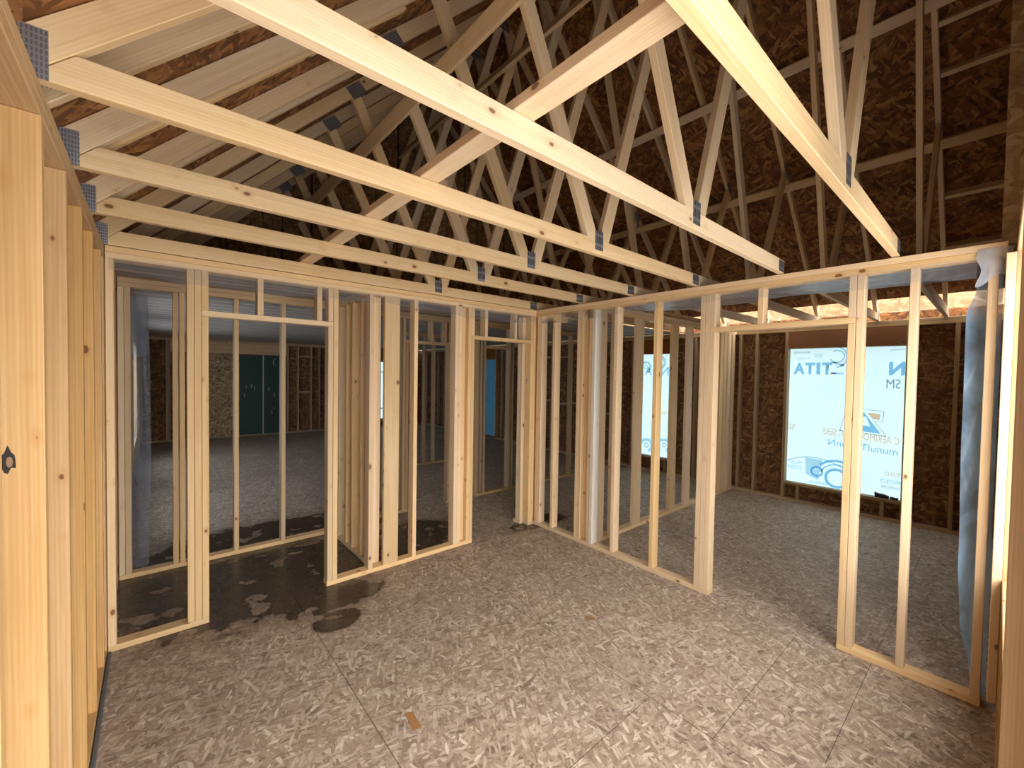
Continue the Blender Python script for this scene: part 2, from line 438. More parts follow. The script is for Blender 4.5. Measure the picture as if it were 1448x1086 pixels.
# ------------------------------------------------------------------ roof trusses
def member(a, b, w):
    """polygon of a straight board of width w from a to b in the xz plane"""
    a, b = Vector(a), Vector(b); d = (b - a).normalized(); n = Vector((-d.y, d.x)) * w / 2
    return [a - n, b - n, b + n, a + n], d
def truss(y, label, split=False):
    t = thing('roof_truss', label, 'roof truss', (XM, y, ZTR), 'roof trusses spanning from eave to eave')
    z0, z1 = ZTR, ZTR + D4
    lo, up = 2.71, zu
    k = lambda x: 2 * XM - x
    def mk(name, poly, d, dy=0, mat='truss'):
        prism(name, [(p[0], y + dy, p[1]) for p in poly], (0, T - 2 * dy, 0), mat, t, (d[0], 0, d[1]))
    mk('bottom_chord', [(z0 - lo, z0), (3.36 if split else 3.30, z0), (3.36 if split else 3.30, z1), (z1 - lo, z1)], (1, 0))
    s2 = 3.80 if split else 3.302
    mk('bottom_chord', [(s2, z0), (k(z0 - lo), z0), (k(z1 - lo), z1), (s2, z1)], (1, 0))
    mk('top_chord', [(z0 - up, z0), (z0 - lo - .003, z0), (XM - .001, XM + lo), (XM - .001, XM + up - .001)], (1, 1))
    mk('top_chord', [(k(z0 - up), z0), (k(z0 - lo - .003), z0), (XM + .001, XM + lo), (XM + .001, XM + up - .001)], (-1, 1))
    for m in (0, 1):
        f = (lambda x: x) if m == 0 else k
        for a, b in (((2.02, z0 + .06), (1.26, 4.01)), ((2.10, z0 + .05), (3.24, 5.98))):
            poly, d = member((f(a[0]), a[1]), (f(b[0]), b[1]), D4)
            mk('web', poly, d, .001)
    def plate(cx, cz, w, h, ang=0, mat='galv'):
        ca, sa = math.cos(ang), math.sin(ang)
        q = [(cx + ca * u - sa * v, cz + sa * u + ca * v) for u, v in ((-w/2, -h/2), (w/2, -h/2), (w/2, h/2), (-w/2, h/2))]
        for yy in (y - .0016, y + T + .0002):
            prism('gusset_plate', [(p[0], yy, p[1]) for p in q], (0, .0014, 0), mat, t, (ca, 0, sa), 0)
    plate(2.06, z0 + .082, .075, .115); plate(k(2.06), z0 + .082, .075, .115)
    plate(3.30, z0 + .043, .10, .078)
    plate(-.235, z0 + .062, .075, .125, 0, 'galv_fine'); plate(k(-.235), z0 + .062, .075, .125, 0, 'galv_fine')
    plate(1.275, 4.03, .15, .10, PI/4, 'galv_fine'); plate(k(1.275), 4.03, .15, .10, -PI/4, 'galv_fine')
    plate(XM, 6.02, .18, .13)
    return t
TY = [.41, 1.01, 1.61, 2.21, 2.81, 3.49, 4.10, 4.71, 5.32, 5.90]
TL = ['roof truss nearest the gable wall, bottom chord ending above the bedroom doorway post',
      'second roof truss from the gable wall, pale chord crossing in front of the long brace',
      'third roof truss from the gable wall, chord with a chipped notch near its heel plate',
      'fourth roof truss from the gable wall, chord hung two bays before the closet wall',
      'fifth roof truss from the gable wall, one bay before the closet wall',
      'roof truss lying along the top plates of the closet wall',
      'first roof truss behind the closet wall, seen through the webs',
      'second roof truss behind the closet wall, in the shaded attic',
      'third roof truss behind the closet wall, in the shaded attic',
      'last roof truss, standing against the strand board attic end wall']
for i, (y, l) in enumerate(zip(TY, TL)): truss(y, l, i < 2)

# long braces that tie the trusses together (all run along y)
def brace(poly, y0, y1, label):
    o = thing('lateral_brace', label, 'wood brace', (poly[0][0], y0, poly[0][1]), 'long braces tying the roof trusses')
    prism('board', [(p[0], y0, p[1]) for p in poly], (0, y1 - y0, 0), 'truss', o, (0, 1, 0))
    return o
zb = ZTR + D4 + .0015
brace([(.857, zb), (.946, zb), (.946, zb + T), (.857, zb + T)], -.12, 5.2, 'long two by four lying flat across the tops of the bottom chords')
def on_edge(p0, p1, at, side, w=D4, off=.0465):
    a, b = Vector(p0), Vector(p1); d = (b - a).normalized(); n = Vector((-d.y, d.x)) * side
    c = Vector(at) + n * off
    return [c - d * w/2, c + d * w/2, c + d * w/2 + n * T, c - d * w/2 + n * T]
brace(on_edge((2.02, 2.53), (1.26, 4.01), (1.44, 3.66), 1), .2, 5.98, 'brace nailed along the slanting webs under the eave side roof slope')
brace(on_edge((2.10, 2.53), (3.24, 5.98), (2.90, 4.95), 1), .2, 5.98, 'brace nailed high on the webs just below the ridge')
for (x, lb) in ((5.425, 'lower flat brace under the dark roof slope with the ladder blocking'), (4.63, 'upper flat brace under the dark roof slope, towards the ridge')):
    z = 2 * XM - x + 2.71
    q = math.sqrt(.5)
    c = Vector((x, z)) - Vector((q, q)) * .003; d = Vector((q, -q)); n = Vector((-q, -q))
    brace([c - d * .0445, c + d * .0445, c + d * .0445 + n * T, c - d * .0445 + n * T], -.12, 5.98, lb)

ORD = ['first', 'second', 'third', 'fourth', 'fifth']
for i, (y, xe) in enumerate(((.58, 1.10), (1.19, 1.14), (1.79, 1.16), (2.29, 1.12), (2.92, 1.16))):
    o = thing('short_rafter', 'short rafter over the exterior wall, just past the %s truss from the gable wall' % ORD[i], 'rafter', (-.25, y, ZTR), 'short rafters between the trusses')
    prism('board', [(ZTR - zu + .004, y, ZTR), (ZTR - 2.71 - .003, y, ZTR), (xe, y, xe + 2.71), (xe - .05, y, xe - .05 + zu - .001)], (0, T, 0), 'truss', o, (1, 0, 1))
lad = thing('lookout_ladder', 'ladder of short blocks between the first truss and the gable end', 'blocking', (5.4, .2, 3.8))
for x in (3.95, 4.37, 4.79, 5.06, 5.85, 6.25):
    z = 2 * XM - x + zu - .052; q = math.sqrt(.5)
    c = Vector((x, z)); d = Vector((q, -q)); n = Vector((-q, -q))
    prism('block', [((c + d * s * .019 + n * r).x, -.15, (c + d * s * .019 + n * r).y) for s, r in ((-1, -.034), (1, -.034), (1, .05), (-1, .05))], (0, .557, 0), 'truss', lad, (0, 1, 0))
gp = slab('sheathing_panel', [(3.45, .020, 2.475), (3.45, -.152, 2.475), (3.45, -.152, 5.6), (3.45, .020, 5.6)], (.012, 0, 0), 'osb_light', None, (0, 0, 1))
tag(gp, 'pale upright strand board panel rising from the top plate at the gable corner', 'panel')

# ------------------------------------------------------------------ stud walls
def stud(w, name, along, a, b, c0, c1, z0=ZB, z1=ZT, mat='stud'):
    """a vertical piece: along = 'x' or 'y'; a..b along the wall, c0..c1 through it"""
    if along == 'x': return box(name, (a, b), (c0, c1), (z0 + .0005, z1 - .0005), mat, w)
    return box(name, (c0, c1), (a, b), (z0 + .0005, z1 - .0005), mat, w)
def rail(w, name, along, a, b, c0, c1, z0, z1, mat='stud'):
    if along == 'x': return box(name, (a, b), (c0, c1), (z0, z1), mat, w)
    return box(name, (c0, c1), (a, b), (z0, z1), mat, w)

# wall with the closet opening and the hall opening (runs along x)
wa = thing('stud_wall', 'stud wall facing the camera with the wide closet opening and narrow hall opening', 'stud wall', (1.6, YA, 0))
y0, y1 = YA, YA + D4
for z in (ZT, ZT + T): rail(wa, 'top_plate', 'x', XC + .003, XB - .002, y0, y1, z, z + T - .0008)
for a, b in ((XC + .003, .290), (1.058, 2.482), (3.26, XB - .002)): rail(wa, 'bottom_plate', 'x', a, b, y0, y1, 0.0005, ZB)
for a in (XC + .003, .173, .2125, 1.102, 1.397, 1.811, 2.252, 2.2915, 2.405, 3.302): stud(wa, 'stud', 'x', a, a + T, y0, y1)
stud(wa, 'backing_board', 'x', 1.532, 1.670, y0, y0 + T)
stud(wa, 'backing_board', 'x', 2.331, 2.404, y0 + .05, y1)
for a in (.252, 1.062): stud(wa, 'jack_stud', 'x', a, a + T, y0, y1, ZB, 2.092)
rail(wa, 'header', 'x', .252, 1.1005, y0, y1, 2.092, 2.130)
for a in (.252, .575, .977, 1.062): stud(wa, 'cripple_stud', 'x', a, a + T, y0, y1, 2.130, ZT)
for a in (2.444, 3.262): stud(wa, 'jack_stud', 'x', a, a + T, y0, y1, ZB, 2.082)
rail(wa, 'header', 'x', 2.444, 3.3005, y0, y1, 2.082, 2.120)
for a in (2.444, 2.612, 3.018, 3.262): stud(wa, 'cripple_stud', 'x', a, a + T, y0, y1, 2.120, ZT)

# wall with the bedroom doorway (runs along y)
wb = thing('stud_wall', 'stud wall along the bedroom with a doorway near its triple stud post', 'stud wall', (XB, 1.7, 0))
x0, x1 = XB, XB + D4
for z in (ZT, ZT + T): rail(wb, 'top_plate', 'y', -.005, YA + D4, x0, x1, z, z + T - .0008)
for a, b in ((.02, .643), (1.466, YA + D4)): rail(wb, 'bottom_plate', 'y', a, b, x0, x1, 0.0005, ZB)
for a in (.022, .322, .563, 1.507, 1.5465, 1.957, 2.372, 2.672, 2.792, 2.830, 3.180, 3.387, 3.428, 3.532): stud(wb, 'stud', 'y', a, a + T, x0, x1)
stud(wb, 'stud', 'y', 2.630, 2.668, x0 - .004, x1, mat='stud_grey')['label'] = 'weathered grey stud'
stud(wb, 'backing_board', 'y', 2.712, 2.79, x0 + .05, x1)
for a in (.603, 1.468): stud(wb, 'jack_stud', 'y', a, a + T, x0, x1, ZB, 2.092)
rail(wb, 'header', 'y', .603, 1.506, x0, x1, 2.092, 2.130)
for a in (.603, 1.128, 1.468): stud(wb, 'cripple_stud', 'y', a, a + T, x0, x1, 2.130, ZT)

# exterior eave wall beside the camera (runs along y)
wc = thing('stud_wall', 'exterior stud wall of deep honey-coloured studs close beside the camera', 'stud wall', (XC, 6.3, 0))
x0, x1 = XC - D6, XC
for z in (ZT, ZT + T): rail(wc, 'top_plate', 'y', -.01, 12.69, x0, x1, z, z + T - .0008, 'ext')
rail(wc, 'bottom_plate', 'y', -.01, 12.69, x0, x1, .0005, ZB, 'ext')
ys = [0.0, .42, .80, 1.18, 1.632, 2.039, 2.454, 2.86, 3.27, 3.44]
y = 3.68
while y < 12.65: ys.append(y); y += .4065
wins = [(5.7, 7.5), (8.5, 10.3)]
kn = [(-.279 + (.013 + .006 * math.sin(3.1 * i)) * math.cos(i * PI / 6), 1.6312, 1.50 + (.030 + .010 * math.sin(2.3 * i + 1)) * math.sin(i * PI / 6)) for i in range(12)]
prism('dark_knot', kn, (0, .0008, 0), 'knot', wc, (0, 0, 1), 0)
kc = [(-.276 + .006 * math.cos(i * PI / 4), 1.6304, 1.497 + .014 * math.sin(i * PI / 4)) for i in range(8)]
prism('knot_heart', kc, (0, .0010, 0), 'knot_heart', wc, (0, 0, 1), 0)
for a in ys:
    if any(w0 - .04 < a < w1 for w0, w1 in wins): continue
    stud(wc, 'stud', 'y', a, a + T, x0, x1, mat='ext')
for w0, w1 in wins:
    for a in (w0 - T - .002, w1 + .002): stud(wc, 'jack_stud', 'y', a, a + T, x0, x1, ZB, 2.102, mat='ext')
    rail(wc, 'header', 'y', w0 - T, w1 + T, x0, x1, 2.102, ZT, 'ext'); rail(wc, 'window_sill', 'y', w0, w1, x0, x1, .46, .498, 'ext')
    for a in (w0 + .2, w0 + .6, w1 - .24): stud(wc, 'cripple_stud', 'y', a, a + T, x0, x1, ZB, .46, mat='ext')
fl = box('gap_strip', (XC + .003, XC + .020), (1.2, YA - .02), (.001, .02), 'dark', None, .004)  # dark strip standing for the gap along the wall foot
tag(fl, 'dark grey gasket strip lying on the floor along the exterior wall studs', 'gap')

for q, lb in ((((.969, 1.929), (1.006, 1.909), (.994, 1.797), (.954, 1.809)), 'long orange brown wood flake lying on the open floor'),
              (((2.362, 1.909), (2.404, 1.841), (2.361, 1.832), (2.342, 1.88)), 'small orange brown wood flake on the floor before the bedroom wall')):
    tag(prism('wood_chip', [(a, b, .0006) for a, b in q], (0, 0, .0016), 'chip', None, (0, 1, 0), 0), lb, 'wood chip', 'wood chips on the floor')
# gable wall at the camera (runs along x)
we = thing('stud_wall', 'gable stud wall beside the plastic drape, studs lit on one edge', 'stud wall', (1.6, YE, 0))
y0, y1 = YE - D6, YE
for z in (ZT, ZT + T): rail(we, 'top_plate', 'x', 2.2, 3.34, y0, y1, z, z + T - .0008, 'ext')
rail(we, 'bottom_plate', 'x', 2.2, 3.34, y0, y1, .0005, ZB, 'ext')
rail(we, 'window_sill', 'x', 2.24, 3.264, y0, y1, .70, .738, 'ext')  # sill height set to shape the light falling on the floor
for a in (2.62, 3.04): stud(we, 'cripple_stud', 'x', a, a + T, y0, y1, ZB, .70, 'ext')
for a in (2.2, 3.266): stud(we, 'stud', 'x', a, a + T, y0, y1, mat='ext')
box('trimmer', (3.262, 3.30), (-.0335, .0005), (.09, ZT - .001), 'stud', we)
wr = thing('stud_wall', 'gable end stud wall of the bedroom behind the plastic drape', 'stud wall', (5.1, YE, 0))
for z in (ZT, ZT + T): rail(wr, 'top_plate', 'x', 3.44, 6.80, y0, y1, z, z + T - .0008, 'ext')
rail(wr, 'bottom_plate', 'x', 3.44, 6.80, y0, y1, .0005, ZB, 'ext')
for a in (3.44, 3.85, 4.26, 4.67, 5.08, 5.49, 5.9, 6.31, 6.76): stud(wr, 'stud', 'x', a, a + T, y0, y1, mat='ext')

# far eave wall with the wrapped windows (runs along y)
wd = thing('stud_wall', 'dark exterior stud wall holding the wrapped windows across the bedroom', 'stud wall', (XD, 6.3, 0))
x0, x1 = XD, XD + D4
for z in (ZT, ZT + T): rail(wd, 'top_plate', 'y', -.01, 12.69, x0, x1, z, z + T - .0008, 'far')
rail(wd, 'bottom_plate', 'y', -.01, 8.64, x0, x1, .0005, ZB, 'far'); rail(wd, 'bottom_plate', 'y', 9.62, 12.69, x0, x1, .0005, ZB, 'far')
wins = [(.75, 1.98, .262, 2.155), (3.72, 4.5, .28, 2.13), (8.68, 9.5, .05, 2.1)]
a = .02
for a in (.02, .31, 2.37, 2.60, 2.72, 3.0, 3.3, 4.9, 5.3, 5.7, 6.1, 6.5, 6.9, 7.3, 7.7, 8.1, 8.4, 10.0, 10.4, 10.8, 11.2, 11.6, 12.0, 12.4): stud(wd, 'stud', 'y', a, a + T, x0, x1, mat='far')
for w0, w1, za, zb_ in wins:
    for a in (w0 - T - .001, w1 + .001): stud(wd, 'jack_stud', 'y', a, a + T, x0, x1, mat='far')
    rail(wd, 'header', 'y', w0, w1, x0 + .002, x1, zb_ + .002, ZT - .001, 'header')
    if za > .2:
        rail(wd, 'window_sill', 'y', w0, w1, x0, x1, za - T, za, 'far')
        for f in (.12, .42, .85): stud(wd, 'cripple_stud', 'y', w0 + f * (w1 - w0), w0 + f * (w1 - w0) + T, x0, x1, ZB, za - T, mat='far')
for (a, b, z) in ((4.94, 5.298, .95), (5.34, 5.698, 1.02), (5.74, 6.098, 1.10), (6.14, 6.498, 1.06), (6.54, 6.898, 1.12), (6.14, 6.498, 2.1), (6.54, 6.898, 2.1)):
    rail(wd, 'fire_block', 'y', a, b, x0, x1, z, z + T, 'far')

# bedroom partition of flat studs (runs along x)
w2 = thing('stud_wall', 'partition of flat-turned wide studs behind the bedroom wall', 'stud wall', (5.1, 2.67, 0))
y0, y1 = 2.672, 2.672 + D4
rail(w2, 'bottom_plate', 'x', XB + D4 + .003, 6.855, y0, y1, .0005, ZB)
for z in (ZT, ZT + T): rail(w2, 'top_plate', 'x', XB + D4 + .003, 6.855, y0, y1, z, z + T - .0008)
for a in (3.44, 3.70, 4.13, 4.92, 5.31, 5.75): stud(w2, 'stud', 'x', a, a + D4 + .06, y0, y0 + T, ZB, ZT)
for a in (6.30, 6.42, 6.56, 6.70): stud(w2, 'stud', 'x', a, a + .10, y0, y0 + T, ZB, ZT)

# closet back wall (runs along x) and closet side wall (runs along y)
w3 = thing('stud_wall', 'stud wall at the back of the closet, low doorway beside the hanging plastic', 'stud wall', (.6, 4.62, 0))
y0, y1 = 4.622, 4.622 + D4
rail(w3, 'bottom_plate', 'x', XC + .003, 1.536, y0, y1, .0005, ZB)
for z in (ZT, ZT + T): rail(w3, 'top_plate', 'x', XC + .003, 1.536, y0, y1, z, z + T - .0008)
for a in (XC + .003, -.172, .132, .178, .575, .968, 1.42, 1.46, 1.498): stud(w3, 'stud', 'x', a, a + T, y0, y1)
w4 = thing('stud_wall', 'short stud wall closing the side of the closet', 'stud wall', (1.49, 4.1, 0))
x0, x1 = 1.447, 1.536
rail(w4, 'bottom_plate', 'y', YA + D4 + .002, 4.619, x0, x1, .0005, ZB)
for z in (ZT, ZT + T): rail(w4, 'top_plate', 'y', YA + D4 + .002, 4.619, x0, x1, z, z + T - .0008)
for a in (3.58, 3.80, 4.02, 4.18, 4.40, 4.58): stud(w4, 'stud', 'y', a, a + T, x0, x1)

# hall partitions farther in
w5 = thing('stud_wall', 'hall stud wall with a doorway, seen past the wide flat board', 'stud wall', (2.4, 4.75, 0))
y0, y1 = 4.75, 4.75 + D4
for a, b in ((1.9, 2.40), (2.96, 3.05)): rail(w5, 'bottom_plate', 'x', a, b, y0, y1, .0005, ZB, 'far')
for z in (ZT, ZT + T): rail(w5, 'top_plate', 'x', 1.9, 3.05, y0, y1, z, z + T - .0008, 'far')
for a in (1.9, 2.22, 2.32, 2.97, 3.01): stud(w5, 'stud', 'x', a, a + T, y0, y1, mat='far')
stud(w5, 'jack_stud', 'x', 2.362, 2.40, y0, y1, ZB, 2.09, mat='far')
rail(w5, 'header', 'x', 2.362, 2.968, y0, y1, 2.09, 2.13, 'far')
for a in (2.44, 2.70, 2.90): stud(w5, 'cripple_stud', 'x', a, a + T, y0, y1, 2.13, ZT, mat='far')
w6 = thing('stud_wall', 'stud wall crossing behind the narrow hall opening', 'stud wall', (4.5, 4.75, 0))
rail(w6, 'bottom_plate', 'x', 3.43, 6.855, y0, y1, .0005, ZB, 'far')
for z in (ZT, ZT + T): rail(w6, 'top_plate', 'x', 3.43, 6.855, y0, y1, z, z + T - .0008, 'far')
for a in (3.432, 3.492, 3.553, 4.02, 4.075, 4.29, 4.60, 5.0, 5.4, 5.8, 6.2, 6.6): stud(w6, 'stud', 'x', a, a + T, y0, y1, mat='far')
rail(w6, 'header', 'x', 3.592, 4.019, y0, y1, 2.09, 2.13, 'far')
w7 = thing('stud_wall', 'dim stud wall deeper in the house beyond the hall doorway', 'stud wall', (4.2, 7.0, 0))
y0, y1 = 7.0, 7.0 + D4
rail(w7, 'bottom_plate', 'x', 3.2, 4.9, y0, y1, .0005, ZB, 'far')
for z in (ZT, ZT + T): rail(w7, 'top_plate', 'x', 3.2, 4.9, y0, y1, z, z + T - .0008, 'far')
for a in (3.2, 3.62, 3.85, 4.05, 4.45, 4.86): stud(w7, 'stud', 'x', a, a + T, y0, y1, mat='far')
rail(w7, 'header', 'x', 3.24, 4.85, y0, y1, 2.15, 2.19, 'far') if False else None
w8 = thing('stud_wall', 'pair of studs standing just behind the corner post of the hall opening', 'stud wall', (3.47, 4.2, 0))
x0, x1 = 3.22, 3.309
rail(w8, 'bottom_plate', 'y', 3.576, 3.70, x0, x1, .0005, ZB)
for a in (3.578, 3.62): stud(w8, 'stud', 'y', a, a + T, x0, x1)
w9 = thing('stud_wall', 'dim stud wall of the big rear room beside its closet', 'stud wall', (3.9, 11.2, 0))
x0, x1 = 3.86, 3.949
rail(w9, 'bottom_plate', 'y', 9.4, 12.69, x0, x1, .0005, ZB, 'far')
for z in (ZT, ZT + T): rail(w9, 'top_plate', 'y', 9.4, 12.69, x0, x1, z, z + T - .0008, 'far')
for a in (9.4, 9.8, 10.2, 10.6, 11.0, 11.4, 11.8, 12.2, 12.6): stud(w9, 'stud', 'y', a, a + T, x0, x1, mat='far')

# far end wall
wf = thing('stud_wall', 'far end stud wall of the rear room around the dark green panels', 'stud wall', (2.0, YF, 0))
y0, y1 = YF, YF + D4
rail(wf, 'bottom_plate', 'x', -.21, 6.855, y0, y1, .0005, ZB, 'far')
for z in (ZT, ZT + T): rail(wf, 'top_plate', 'x', -.21, 6.855, y0, y1, z, z + T - .0008, 'far')
for a in (-.21, .24, .28, .45, .72, 2.70, 2.80, 3.06, 3.40, 3.62, 4.1, 4.6, 5.19, 6.02, 6.5): stud(wf, 'stud', 'x', a, a + T, y0, y1, mat='far')
rail(wf, 'header', 'x', .32, 2.79, y0 - .003, y1, 2.12, ZT - .002, 'ext')
rail(wf, 'fire_block', 'x', 3.10, 3.395, y0, y1, 1.1, 1.138, 'far'); rail(wf, 'fire_block', 'x', 3.10, 3.395, y0, y1, 2.1, 2.138, 'far')
rail(wf, 'header', 'x', 5.23, 6.018, y0, y1, 2.065, ZT - .002, 'far'); rail(wf, 'window_sill', 'x', 5.23, 6.018, y0, y1, .18, .215, 'far')
ob = panel('sheathing_panel', (.79, 1.66), (YF - .016, YF - .004), (.04, 2.11), 'osb_tan', 0, 2, None)
tag(ob, 'tan strand board panel beside the dark green panels on the far wall', 'panel')
for i, (a, b, lb) in enumerate(((1.690, 2.205, 'wider dark green panel next to the tan strand board'), (2.245, 2.66, 'narrower dark green panel with a white hook mark'))):
    g = thing('green_panel', lb, 'panel', (a, YF - .02, .04), 'dark green panels on the far wall')
    box('sheet', (a, b), (YF - .016, YF - .004), (.04, 2.10), 'green', g, .002)
    for j in range(9):
        cx, cz = rnd.uniform(a + .1, b - .06), rnd.uniform(.5, 1.3)
        if j < 4: box('scuff_mark', (cx, cx + .012), (YF - .0175, YF - .0165), (cz, cz + rnd.uniform(.03, .12)), 'tape', g, 0)
g['label'] = 'narrower dark green panel with a white hook mark'
bm = bmesh.new()
pr = None
for j in range(9):
    a = math.radians(70 + j * 22); p = (2.50 + .05 * math.cos(a), 1.93 + .09 * math.sin(a))
    q = (2.50 + .036 * math.cos(a), 1.93 + .075 * math.sin(a))
    v = [bm.verts.new((p[0], YF - .0172, p[1])), bm.verts.new((q[0], YF - .0172, q[1]))]
    if pr: bm.faces.new([pr[0], v[0], v[1], pr[1]])
    pr = v
finish('hook_mark', bm, 'tape', g)
sp = box('seam_strip', (2.209, 2.241), (YF - .018, YF - .004), (.04, 2.11), 'tape', None, .002)
tag(sp, 'pale upright strip between the two dark green panels', 'strip')

# ------------------------------------------------------------------ house wrap over the openings
def yz_mesh(name, polys, mat, parent, x):
    bm = bmesh.new()
    for p in polys: bm.faces.new([bm.verts.new((x, q[0], q[1])) for q in p])
    bmesh.ops.recalc_face_normals(bm, faces=bm.faces)
    return finish(name, bm, mat, parent, (0, 1, 0))
def ring(cy, cz, r0, r1, a0=0, a1=360, n=28):
    out = []
    for i in range(n):
        t0, t1 = math.radians(a0 + (a1 - a0) * i / n), math.radians(a0 + (a1 - a0) * (i + 1) / n)
        out.append([(cy + r0 * math.cos(t0), cz + r0 * math.sin(t0)), (cy + r1 * math.cos(t0), cz + r1 * math.sin(t0)),
                    (cy + r1 * math.cos(t1), cz + r1 * math.sin(t1)), (cy + r0 * math.cos(t1), cz + r0 * math.sin(t1))])
    return out
def ink_text(name, s, y, z, h, mat, parent, x, width=None, bold=0.0, shear=0.0, tilt=0.0):
    """print read from outside: runs towards +y, so that it shows mirrored from within"""
    cu = bpy.data.curves.new('print', 'FONT'); cu.body = s; cu.size = 1.0; cu.shear = shear; cu.resolution_u = 3; cu.offset = bold
    tmp = bpy.data.objects.new('print', cu); link(tmp)
    bpy.context.view_layer.update()
    me = bpy.data.meshes.new_from_object(tmp.evaluated_get(bpy.context.evaluated_depsgraph_get()))
    bpy.data.objects.remove(tmp); bpy.data.curves.remove(cu)
    xs = [v.co.x for v in me.vertices]; zs = [v.co.y for v in me.vertices]
    w = max(xs) - min(xs); hh = max(zs) - min(zs)
    sz = h / hh; sx = (width / w) if width else sz
    px, py, pz = parent.location
    for v in me.vertices:
        a, b = (v.co.x - min(xs)) * sx, (v.co.y - min(zs)) * sz
        v.co = (x - px, y + a - py, z + b + a * tilt - pz)
    me.materials.append(M[mat]); me.uv_layers.new() if not me.uv_layers else None
    o = link(bpy.data.objects.new(name, me)); o.parent = parent
    return o
def wrap(label, y0, y1, z0, z1, x=6.972, mat='wrap'):
    o = thing('house_wrap', label, 'house wrap', (x, y0, z0), 'house wrap stretched over wall openings')
    bm = bmesh.new(); nu, nv = 14, 20; g = []
    for i in range(nu + 1):
        for j in range(nv + 1):
            u, v = i / nu, j / nv
            g.append(bm.verts.new((x + .004 * math.sin(3 * u + 5 * v) * math.sin(PI * u) * math.sin(PI * v) + .004, y0 - .05 + u * (y1 - y0 + .1), z0 - .05 + v * (z1 - z0 + .1))))
    for i in range(nu):
        for j in range(nv):
            k = i * (nv + 1) + j; bm.faces.new([g[k], g[k + 1], g[k + nv + 2], g[k + nv + 1]])
    finish('window_membrane', bm, mat, o, (0, 1, 0), True)
    return o
X1 = 6.9705
h1 = wrap('white house wrap with blue print across the big bedroom window', .75, 1.98, .262, 2.155)
def pz(px, row):           # print positions measured on the sheet, metres
    return (1.985 - (px - 1117) * .00744, 2.155 - (row - 493) * .01008 + (px - 1117) * (-.0105 + .00011 * (row - 493)) * .12)
def PP(*pts): return [pz(*p) for p in pts]
for s, ya, wd_ in (('T', 1.487, .115), ('I', 1.62, .045), ('T', 1.68, .118), ('A', 1.80, .135), ('N', .762, .15)):
    ink_text('printed_letter', s, ya, 1.795, .165, 'ink_blue', h1, X1, wd_, .045)
ink_text('small_print', 'SM', .80, 1.63, .115, 'ink_grey', h1, X1, .13)
yz_mesh('logo_print', [PP((1214, 573), (1230, 573), (1234, 581), (1222, 581)), PP((1234, 581), (1230, 573), (1254, 605), (1240, 595)), PP((1240, 595), (1254, 605), (1205, 602), (1210, 592)), PP((1222, 581), (1214, 573), (1205, 602), (1213, 592))], 'ink_blue', h1, X1)
yz_mesh('logo_flag', [PP((1235, 574.5), (1253, 575), (1252, 584), (1243, 584))], 'ink_orange', h1, X1)
def strokes(pts, w=.006):
    out = []
    for a, b in zip(pts, pts[1:]):
        a, b = Vector(a), Vector(b); n = (b - a).normalized(); n = Vector((-n.y, n.x)) * w / 2
        out.append([tuple(a - n), tuple(b - n), tuple(b + n), tuple(a + n)])
    return out
yz_mesh('logo_outline', strokes(PP((1208, 569), (1257, 571), (1256, 587), (1245, 586.5), (1261, 608), (1198, 604), (1208, 569))), 'ink_grey', h1, X1)
def outline_text(s, y, z, h, w, mat, tilt):
    return ink_text('small_print', s, y, z, h, mat, h1, X1, w, tilt=tilt)
outline_text('C AERIMOMINTIC SERE', .79, .935, .09, .78, 'ink_orange', .06)
outline_text('munulTYuonN', .80, .80, .085, .70, 'ink_blue', .06)
ink_text('small_print', 'SE', 1.90, 1.00, .085, 'ink_orange', h1, X1, .075)
ink_text('small_print', 'BUILD', .77, .66 - .12, .05, 'ink_orange', h1, X1, .14)
ink_text('small_print', 'PROTECT', .765, .44, .05, 'ink_blue', h1, X1, .19)
ink_text('small_print', 'ENVELOPE', .775, .38, .032, 'ink_grey', h1, X1, .17)
yz_mesh('emblem_print', ring(1.40, .40, .22, .25, 40, 190) + ring(1.40, .40, .10, .135) + ring(1.40, .40, .175, .19, 20, 220) + ring(1.62, .455, .05, .075, 0, 360, 16), 'ink_blue', h1, X1)
yz_mesh('emblem_arc', ring(1.66, .05, .585, .60, 52, 122) + [[(1.75, .40), (1.60, .34), (1.56, .62), (1.76, .63)]], 'ink_pale', h1, X1 + .0004)
ink_text('small_print', 'MOUNT', 1.80, .515, .05, 'ink_blue', h1, X1, .16); ink_text('small_print', 'SYSTEM', 1.80, .44, .055, 'ink_blue', h1, X1, .165)
ink_text('small_print', 'ooo', 1.50, .285, .03, 'ink_blue', h1, X1, .2)
yz_mesh('emblem_print', ring(1.47, 2.03, .13, .15, 100, 260) + ring(1.44, 2.04, .07, .09, 60, 330) + ring(1.47, 1.80, .012, .03, 0, 180, 8) + [[(1.36, 1.80), (1.50, 1.80), (1.50, 1.822), (1.36, 1.822)], [(1.36, 1.93), (1.47, 1.97), (1.52, 1.96), (1.36, 1.90)]], 'ink_pale', h1, X1 + .0004)
ink_text('small_print', 'mounting', 1.74, 2.075, .05, 'ink_grey', h1, X1, .20); ink_text('small_print', 'surface', 1.74, 2.005, .04, 'ink_pale', h1, X1, .18)
ink_text('small_print', 'system', 1.60, 2.0, .09, 'ink_pale', h1, X1, .10); ink_text('small_print', 'mounting', .755, 2.095, .03, 'ink_grey', h1, X1, .15)
h2 = wrap('white house wrap over the bathroom window behind the flat studs', 3.72, 4.5, .28, 2.13)
for (cy, cz, r) in ((4.02, 1.98, .12), (4.30, 1.9, .11), (3.9, .5, .12), (4.25, .45, .13)):
    yz_mesh('emblem_print', ring(cy, cz, r * .6, r, 20, 250, 14) + ring(cy, cz, r * .2, r * .38, 0, 360, 10), 'ink_pale', h2, X1)
